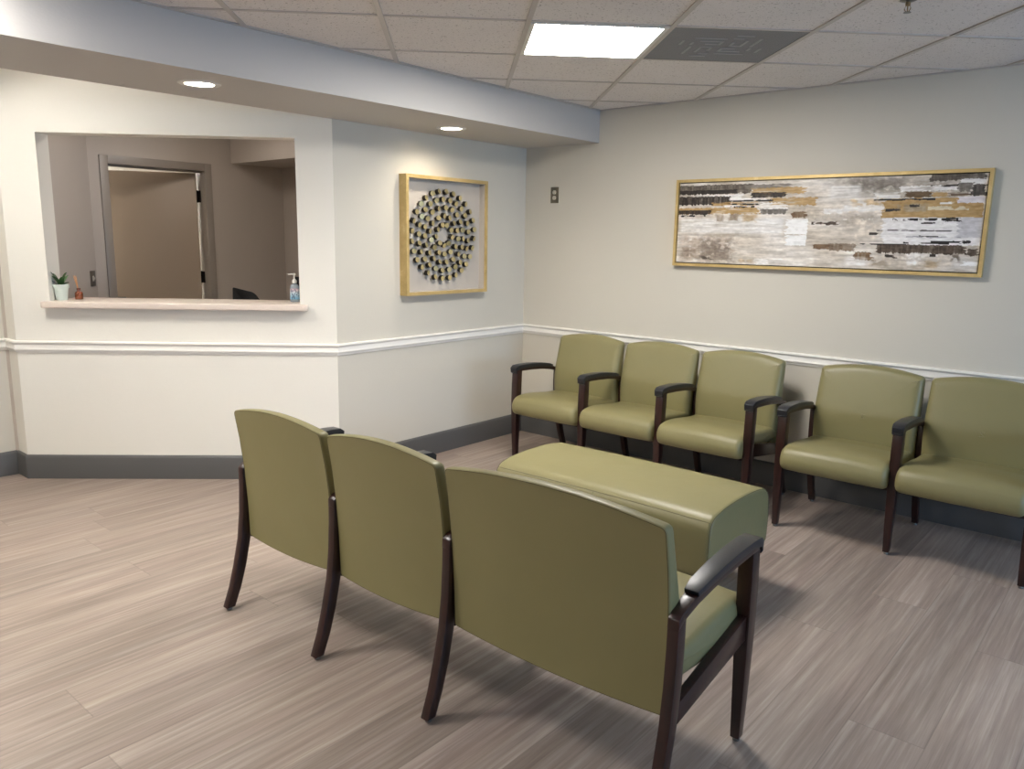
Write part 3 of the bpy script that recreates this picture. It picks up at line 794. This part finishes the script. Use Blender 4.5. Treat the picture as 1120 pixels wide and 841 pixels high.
def cushion(bm, prof, x0, x1, r, deform=None, mid=14):
    """prof: closed (y,z) polygon; ends rounded with radius r"""
    P = ccw(prof)
    st = []
    K = 6
    for k in range(K + 1):
        a = PI / 2 * k / K
        st.append((x0 + r * (1 - math.sin(a)), r * (1 - math.cos(a)))) if False else st.append((x0 + r * (1 - math.cos(a)), r * (1 - math.sin(a))))
    xm = [x0 + r + (x1 - x0 - 2 * r) * k / mid for k in range(1, mid)]
    sts = st + [(x, 0) for x in xm] + [(x0 + x1 - x, d) for x, d in reversed(st)]
    rings = []
    cx = sum(p[0] for p in P) / len(P); cz = sum(p[1] for p in P) / len(P)
    for x, d in sts:
        O = poly_offset(P, d) if d > 1e-6 else [Vector(p) for p in P]
        rings.append([(x, p.x, p.y) for p in O])
    # closed end faces shrink to the middle so they can dome a little
    def endrings(R, sgn):
        out = []
        for f in (.8, .5, .2):
            out.append([(R[0][0] + sgn * .006 * (1 - f * f), cx + (p[1] - cx) * f, cz + (p[2] - cz) * f) for p in R])
        return out
    a = endrings(rings[0], -1)[::-1]; b = endrings(rings[-1], 1)
    rings = a + rings + b
    if deform: rings = [[deform(*p) for p in R] for R in rings]
    quadgrid(bm, rings)

def back_outline(w):
    hw = w / 2
    pts = []
    n = 14
    zt, zc = .836, .869
    top = [(hw * (1 - 2 * k / n), zt + (zc - zt) * (1 - (1 - 2 * k / n) ** 2)) for k in range(n + 1)]
    bot = [(-hw * .985 * (1 - 2 * k / n),   .300 - .014 * (1 - (1 - 2 * k / n) ** 2)) for k in range(n + 1)]
    ctrl = [(top[0][0], top[0][1], .020)] + [(x, z, 0) for x, z in top[1:-1]] + [(top[-1][0], top[-1][1], .020)]
    ctrl += [(-hw - .004, .62, .1)]
    ctrl += [(bot[0][0], bot[0][1], .014)] + [(x, z, 0) for x, z in bot[1:-1]] + [(bot[-1][0], bot[-1][1], .014)]
    ctrl += [(hw + .004, .62, .1)]
    return densify(ccw(smooth_closed(ctrl)), .03)

def v_rear(z):
    # rear surface of the backrest, distance forward of the rear foot
    pts = [(.28, .117), (.45, .115), (.60, .107), (.72, .092), (.88, .063)]
    for (a, va), (b, vb) in zip(pts[:-1], pts[1:]):
        if z <= b: return va + (vb - va) * max(0, (z - a)) / (b - a)
    return pts[-1][1]

def backrest(parent, cx, w):
    O = back_outline(w)
    cz = .6; hw = w / 2
    def dp(x, t_, z):   # t_ = depth from the rear surface
        bow = -.005 * (1 - min(1, (x / hw) ** 2))
        lumb = .012 * math.exp(-((z - .55) / .12) ** 2) * (1 if t_ > .03 else 0)
        t_ = t_ * (1 - .22 * max(0, min(1, (z - .62) / .2)))
        return (cx + x, -(v_rear(z) + t_ + bow + lumb), z)
    def scaled(O, f): return [Vector((p.x * f, cz + (p.y - cz) * f)) for p in O]
    levels = []
    for f in (.05, .3, .55, .8): levels.append((scaled(poly_offset(O, .007), f), -.004 * (1 - f * f)))
    for d, tt in ((.007, 0), (.005, -.0003), (.0022, .001), (.0006, .004), (0, .009), (0, .030), (.002, .044), (.008, .056), (.018, .065), (.032, .071), (.05, .074)):
        levels.append((poly_offset(O, d) if d else O, tt))
    I = poly_offset(O, .05)
    for f in (.8, .55, .3, .05): levels.append((scaled(I, f), .074 + .006 * (1 - f * f)))
    bm = bmesh.new()
    quadgrid(bm, [[dp(p.x, tt, p.y) for p in P] for P, tt in levels])
    b = from_bm('backrest', bm, M['vinyl'], parent, smooth=80)
    bm = bmesh.new(); S = poly_offset(O, .0046)
    tube(bm, [Vector(dp(p.x, -.0002, p.y)) for p in S], .0009, 5, closed=True)
    s = from_bm('seam', bm, M['thread'], b, smooth=80); s['label'] = 'dark stitched seam around the back'
    return b

SEATP = [(.13, .375, .01), (.13, .445, .02), (.30, .452, 0), (.46, .470, .05), (.56, .474, .05), (.638, .458, .04), (.664, .405, .04), (.650, .350, .035), (.60, .334, .03), (.45, .338, .0), (.30, .355, 0)]
def seat(parent, x0, x1):
    prof = densify([(-p.x, p.y) for p in smooth_closed(SEATP, 5)], .025)
    xc, hw = (x0 + x1) / 2, (x1 - x0) / 2
    def df(x, y, z):
        k = 1 - min(1, ((x - xc) / hw) ** 2)
        return (x, y - (.008 * k if y < -.5 else 0), z + (.010 * k if z > .43 else 0))
    bm = bmesh.new(); cushion(bm, prof, x0, x1, .028, df)
    return from_bm('seat', bm, M['vinyl'], parent, smooth=80)

def stations(bm, st, x, mat=0):
    """st: list of ((v1,z1),(v2,z2),halfwidth)"""
    quadgrid(bm, [[(x - h, -a[0], a[1]), (x + h, -a[0], a[1]), (x + h, -b[0], b[1]), (x - h, -b[0], b[1])] for a, b, h in st], mat=mat)

def side_frame(parent, x, fine=.003):
    # sabre rear leg
    bm = bmesh.new()
    R = [(.000, .038, .012), (.030, .070, .09), (.055, .098, .18), (.080, .123, .29), (.093, .137, .40), (.098, .141, .50), (.100, .140, .582)]
    stations(bm, [((a, z), (b, z + (.008 if z > .58 else 0)), .0165) for a, b, z in R], x)
    bevel_all(bm, fine, 2, 40); rl = from_bm('leg', bm, M['wood'], parent, smooth=35)
    bm = bmesh.new(); lathe(bm, [(0, 0), (.011, 0), (.012, .006), (.008, .013), (0, .013)], (x, -.020, 0), 14); from_bm('foot_glide', bm, M['steel'], rl, smooth=40)
    # tapered front leg
    bm = bmesh.new()
    F = [(.562, .594, .012, .0145), (.560, .600, .12, .017), (.556, .604, .28, .0205), (.552, .606, .42, .0225), (.549, .602, .54, .0235), (.546, .596, .632, .0235)]
    stations(bm, [((a, z), (b, z), h) for a, b, z, h in F], x)
    bevel_all(bm, fine, 2, 40); fl = from_bm('leg', bm, M['wood'], parent, smooth=35)
    bm = bmesh.new(); lathe(bm, [(0, 0), (.011, 0), (.012, .006), (.008, .013), (0, .013)], (x, -.578, 0), 14); from_bm('foot_glide', bm, M['steel'], fl, smooth=40)
    # arm: wooden rail that rises from the rear post
    bm = bmesh.new()
    Aa = [((.098, .560), (.100, .590), .017), ((.125, .580), (.116, .604), .018), ((.20, .601), (.195, .626), .020), ((.32, .618), (.315, .642), .022), ((.44, .627), (.44, .650), .0235), ((.54, .630), (.54, .652), .0235), ((.592, .628), (.592, .650), .0235)]
    stations(bm, Aa, x); bevel_all(bm, fine, 2, 40); ar = from_bm('armrest', bm, M['wood'], parent, smooth=35)
    bm = bmesh.new()
    Pp = [((.196, .622), (.192, .636), .021), ((.24, .630), (.236, .650), .0255), ((.34, .641), (.338, .664), .0275), ((.44, .648), (.44, .672), .0285), ((.54, .650), (.54, .674), .0285), ((.595, .640), (.592, .670), .028), ((.610, .622), (.614, .655), .0265), ((.600, .616), (.612, .630), .025)]
    stations(bm, Pp, x); bevel_all(bm, .006, 3, 30); pd = from_bm('arm_pad', bm, M['armpad'], ar, smooth=50); pd['label'] = 'black moulded arm pad'
    # seat rail between the legs
    bm = bmesh.new()
    Sr = [((.13, .288), (.13, .346), .0135), ((.562, .350), (.562, .428), .0135)]
    stations(bm, Sr, x); bevel_all(bm, .002, 2, 40); from_bm('side_rail', bm, M['wood'], parent, smooth=35)

def tandem(label, loc, rotz, frames):
    t = thing('tandem_seating', label, 'waiting room seating', loc, rotz)
    for x in frames: side_frame(t, x)
    for a, b in zip(frames[:-1], frames[1:]):
        backrest(t, (a + b) / 2, b - a - .034)
        seat(t, a + .0185, b - .0185)
        # cross rail hidden under each seat
        bm = bmesh.new(); box(bm, (a + .01, -.50, .300), (b - .01, -.46, .336), .002); box(bm, (a + .01, -.20, .302), (b - .01, -.165, .340), .002)
        from_bm('cross_rail', bm, M['wood'], t)
    return t
tandem('olive three-seat row with wooden arms against the beige wall, nearest the corner', (.517, -.105, 0), 0, [0, .564, 1.128, 1.690])
tandem('olive two-seat row with wooden arms against the beige wall, at right below the painting', (2.392, -.105, 0), 0, [0, .572, 1.150])
tandem('olive three-seat row in the foreground seen from behind, with one extra-wide seat', (3.060, -3.172, 0), PI + math.radians(1.3), [0, .795, 1.370, 1.957])

# ------------------------------------------------------------ upholstered bench
BX0, BX1 = 1.505, 2.640
t = thing('upholstered_bench', 'long backless olive vinyl bench between the two rows of seats', 'bench', ((BX0 + BX1) / 2, -1.715, 0))
hl = (BX1 - BX0) / 2
bp = smooth_closed([(-.292, .195, .03), (-.300, .33, .1), (-.288, .452, .06), (-.13, .480, .12), (.13, .480, .12), (.275, .455, .08), (.300, .33, .1), (.292, .195, .03)], 7)
bp = densify(bp, .025)
bm = bmesh.new()
cushion(bm, bp, -hl, hl, .018, lambda x, y, z: (x, y, z + (.006 * (1 - (x / hl) ** 2) if z > .3 else 0)), mid=20)
ub = from_bm('bench_cushion', bm, M['vinyl'], t, smooth=80)
def seam(pts, nm='seam'):
    bm = bmesh.new(); tube(bm, pts, .0010, 5); s = from_bm(nm, bm, M['thread'], ub, smooth=80); return s
def zcr(x): return .006 * (1 - (x / hl) ** 2)
# lengthwise seams run just under the rounded top edge
def surf_y(zq, sgn):
    best = None
    P = ccw(bp)
    for i in range(len(P)):
        a, b = P[i - 1], P[i]
        if (a.y - zq) * (b.y - zq) <= 0 and a.y != b.y:
            yv = a.x + (b.x - a.x) * (zq - a.y) / (b.y - a.y)
            if yv * sgn > 0: best = yv
    return best
zq = .436
for sg in (-1, 1):
    ys = surf_y(zq, sg)
    seam([(x, ys + sg * .0004, zq + zcr(x)) for x in np.linspace(-hl + .012, hl - .012, 24)])
    yv = [(0, surf_y(z, sg) + sg * .0004, z + zcr(0)) for z in np.linspace(.21, zq, 12)]
    seam(yv)
for e in (-1, 1):
    O = poly_offset(ccw(bp), .0045)
    bm = bmesh.new(); tube(bm, [Vector((e * (hl - .0045), p.x, p.y + (zcr(hl) if p.y > .3 else 0))) for p in O], .0010, 5, closed=True)
    from_bm('seam', bm, M['thread'], ub, smooth=80)
bm = bmesh.new()
box(bm, (-hl + .03, -.27, .160), (hl - .03, .27, .1955), .003); from_bm('base_frame', bm, M['wood'], t)
for sx in (-1, 1):
    for sy in (-1, 1):
        bm = bmesh.new()
        quadgrid(bm, [[(sx * (hl - .075) + a * h, sy * .235 + b * h, z) for a, b in ((-1, -1), (1, -1), (1, 1), (-1, 1))] for z, h in ((0, .015), (.10, .020), (.162, .023))])
        bevel_all(bm, .002, 2, 40); from_bm('leg', bm, M['wood'], t)

# ------------------------------------------------------------ things on the ledge
def rwp(s, o, z=1.1102): return rw(s, o, z)
t = thing('potted_plant', 'small green plant in a pale mint pot at the left end of the ledge', 'potted plant', rwp(1.672, -.070))
bm = bmesh.new(); lathe(bm, [(0, 0), (.029, 0), (.031, .003), (.039, .072), (.043, .072), (.045, .076), (.045, .094), (.043, .096), (.039, .096), (.038, .084), (0, .084)], n=36); from_bm('pot', bm, M['pot'], t, smooth=35)
bm = bmesh.new(); lathe(bm, [(0, .080), (.0385, .080), (.0385, .086), (.02, .090), (0, .091)], n=24); from_bm('soil', bm, M['soil'], t, smooth=60)
rnd = random.Random(3)
# in the ledge frame +s is photo-left
leaves = [(-.8, .5, .070, .100, .036), (-.9, .5, .078, .040, .032), (1.0, .55, .066, .082, .018), (.5, .6, .058, .055, .030), (-.3, .8, .060, .060, .030), (.3, -.7, .06, .06, .03), (.75, .2, .060, .022, .028), (-.4, .1, .04, .075, .030)]
for dx, dy, rch, hgt, wd in leaves:
    d = (-Wd) * dx + Nw * dy; d = d.normalized(); sd = Vector((-d.y, d.x, 0))
    bm = bmesh.new(); rings = []
    for k in range(9):
        q = k / 8
        c = d * (rch * q) + Vector((0, 0, .086 + hgt * math.sin(q * PI * .46)))
        wv = wd * .5 * math.sin(PI * min(1, .25 + q * .75)) ** .8 * (1 if q < .98 else .1) + .0006
        tk = .0035 * (1 - q) + .0008
        rings.append([c - sd * wv + Vector((0, 0, .003)), c - Vector((0, 0, tk)), c + sd * wv + Vector((0, 0, .003)), c + Vector((0, 0, tk * .4))])
    quadgrid(bm, rings); from_bm('leaf', bm, M['plantgreen'], t, smooth=60)
t = thing('reed_diffuser', 'small amber glass bottle with thin reeds, right of the mint plant pot', 'bottle', rwp(1.604, -.140))
bm = bmesh.new(); lathe(bm, [(0, 0), (.021, 0), (.023, .003), (.023, .036), (.020, .044), (.010, .050), (.0095, .060), (.012, .061), (.012, .068), (.0085, .068), (.008, .05), (.018, .042), (.020, .036), (.020, .005), (0, .005)], n=28); from_bm('bottle_body', bm, M['amber'], t, smooth=40)
for k in range(4):
    a = -Wd * (-.020 - .006 * k) + Nw * (.008 * (k - 1.5))
    bm = bmesh.new(); tube(bm, [Vector((0, 0, .012)) - a * .3, Vector((0, 0, .068)) + a * .12, Vector((0, 0, .140 + .008 * (k % 2))) + a * .55], .0013, 6); from_bm('reed', bm, M['reed'], t)
# sanitiser
M['gel'] = simple('clear_gel_bottle', (190, 205, 222), rough=.12, var=.02); M['gel'].node_tree.nodes['Principled BSDF'].inputs['Transmission Weight'].default_value = .35
def label_mat():
    t = NT('sanitizer_label'); v = t.coord('Object')
    sx = t.n('ShaderNodeSeparateXYZ'); t.l(v, sx.inputs[0])
    n = t.noise(t.mapping(v, (120, 120, 60)), 1, 2)
    base = t.ramp(t.math('MULTIPLY', t.math('SUBTRACT', sx.outputs[2], .02), 12.), [(0.0, lin((120, 190, 225))), (.45, lin((205, 225, 238))), (.62, lin((225, 215, 222))), (.85, lin((176, 120, 150)))])
    ink = t.ramp(n, [(0.52, (0, 0, 0, 1)), (0.56, (1, 1, 1, 1))])
    t.l(t.mix(t.math('MULTIPLY', ink, .75), base, lin((50, 70, 120))), t.b.inputs['Base Color']); t.b.inputs['Roughness'].default_value = .3
    return t.m
M['label'] = label_mat()
t = thing('hand_sanitizer', 'clear pump bottle of hand sanitizer with blue label at right end of ledge', 'sanitizer bottle', rwp(.287, -.165))
def oval(bm, prof, ax, ay, mat=0, n=28):
    rot = math.atan2(-Wd.y, -Wd.x)
    Mr = Matrix.Rotation(rot, 3, 'Z')
    quadgrid(bm, [[Mr @ Vector((max(r, .0004) * ax * math.cos(2 * PI * i / n), max(r, .0004) * ay * math.sin(2 * PI * i / n), z)) for i in range(n)] for r, z in prof], mat=mat)
bm = bmesh.new(); oval(bm, [(0, 0), (.92, 0), (1, .004), (1, .086), (.93, .098), (.7, .108), (.36, .114), (.36, .120), (0, .120)], .029, .019); from_bm('bottle_body', bm, M['gel'], t, smooth=45)
bm = bmesh.new(); oval(bm, [(1.0, .016), (1.015, .016), (1.015, .084), (1.0, .084)], .0293, .0193); from_bm('bottle_label', bm, M['label'], t, smooth=45)
bm = bmesh.new(); lathe(bm, [(0, .118), (.0135, .118), (.0135, .134), (.010, .140), (.0045, .142), (.0045, .166), (.009, .168), (.009, .176), (.004, .180), (0, .180)], n=20)
nz = Wd
tube(bm, [Vector((0, 0, .173)), nz * .02 + Vector((0, 0, .174)), nz * .038 + Vector((0, 0, .170))], [.0055, .0045, .003], 10)
from_bm('pump', bm, M['whiteplastic'], t, smooth=40)
# desk behind the ledge, telephone and office chair
t = thing('office_desk', 'low reception desk just behind the ledge, mostly hidden', 'desk', rw(.97, -.62, 0))
R_ = math.atan2(-Wd.y, -Wd.x); t.rotation_euler = (0, 0, R_)
bm = bmesh.new(); box(bm, (-.80, -.30, .715), (.80, .30, .745), .003); from_bm('desktop', bm, M['counter'], t)
for sx in (-1, 1):
    bm = bmesh.new(); box(bm, (sx * .77 - .015, -.28, 0), (sx * .77 + .015, .28, .715), .002); from_bm('side_panel', bm, M['leaf'], t)
t = thing('desktop_monitor', 'black screen edge showing behind the sanitizer at the opening edge', 'monitor', rw(.275, -.72, .745)); t.rotation_euler = (0, 0, R_ + .15)
bm = bmesh.new(); box(bm, (-.12, -.09, 0), (.12, .09, .012), .003); from_bm('stand_base', bm, M['black'], t)
bm = bmesh.new(); box(bm, (-.02, .01, .01), (.02, .025, .32), .002); from_bm('stand_neck', bm, M['black'], t)
bm = bmesh.new(); box(bm, (-.14, -.012, .17), (.30, .012, .495), .004); from_bm('screen', bm, M['black'], t)
t = thing('office_chair', 'black office chair whose top corner shows above the ledge', 'office chair', rw(.86, -1.42, 0)); t.rotation_euler = (0, 0, R_ + .35)
bm = bmesh.new()
op = smooth_closed([(-.20, .62, .06), (-.185, 1.115, .015), (-.03, 1.075, .03), (.03, .99, .06), (.20, .90, .06), (.20, .62, .06)], 8)
op = densify(ccw(op), .03)
quadgrid(bm, [[(p.x * f, -.02 + yy_ + .06 * (p.x / .2) ** 2, .85 + (p.y - .85) * f) for p in op] for f, yy_ in ((.3, 0), (.9, 0), (1, .006), (1, .024), (.95, .032), (.3, .03))])
from_bm('backrest', bm, M['officeblack'], t, smooth=40)
bm = bmesh.new(); cushion(bm, ccw(smooth_closed([(-.24, .44, .03), (.22, .44, .03), (.22, .51, .03), (-.24, .51, .03)], 5)), -.24, .24, .03); from_bm('seat', bm, M['officeblack'], t, smooth=60)
bm = bmesh.new(); lathe(bm, [(0, .09), (.028, .09), (.028, .3), (.018, .3), (.018, .44), (0, .44)], n=20); tube(bm, [(0, .02, .43), (0, .07, .5), (0, .035, .75)], .015, 8)
from_bm('column', bm, M['black'], t, smooth=40)
for k in range(5):
    a = 2 * PI * k / 5
    bm = bmesh.new(); tube(bm, [(0, 0, .10), (.15 * math.cos(a), .15 * math.sin(a), .09), (.28 * math.cos(a), .28 * math.sin(a), .065)], [.022, .018, .013], 8)
    lg = from_bm('leg', bm, M['black'], t, smooth=50)
    bm = bmesh.new(); lathe(bm, [(0, -.012), (.022, -.012), (.025, -.008), (.025, .008), (.022, .012), (0, .012)], (.28 * math.cos(a), .28 * math.sin(a), .0255), 18, M=Matrix.Rotation(a + PI / 2, 4, 'Z') @ Matrix.Rotation(PI / 2, 4, 'Y'))
    from_bm('castor', bm, M['black'], lg, smooth=50)

# ------------------------------------------------------------ picture settings
vs = scene.view_settings
scene.display_settings.display_device = 'sRGB'
vs.view_transform = 'Standard'; vs.look = 'None'; vs.gamma = 1.0; vs.use_curve_mapping = False
vs.exposure = 1.12
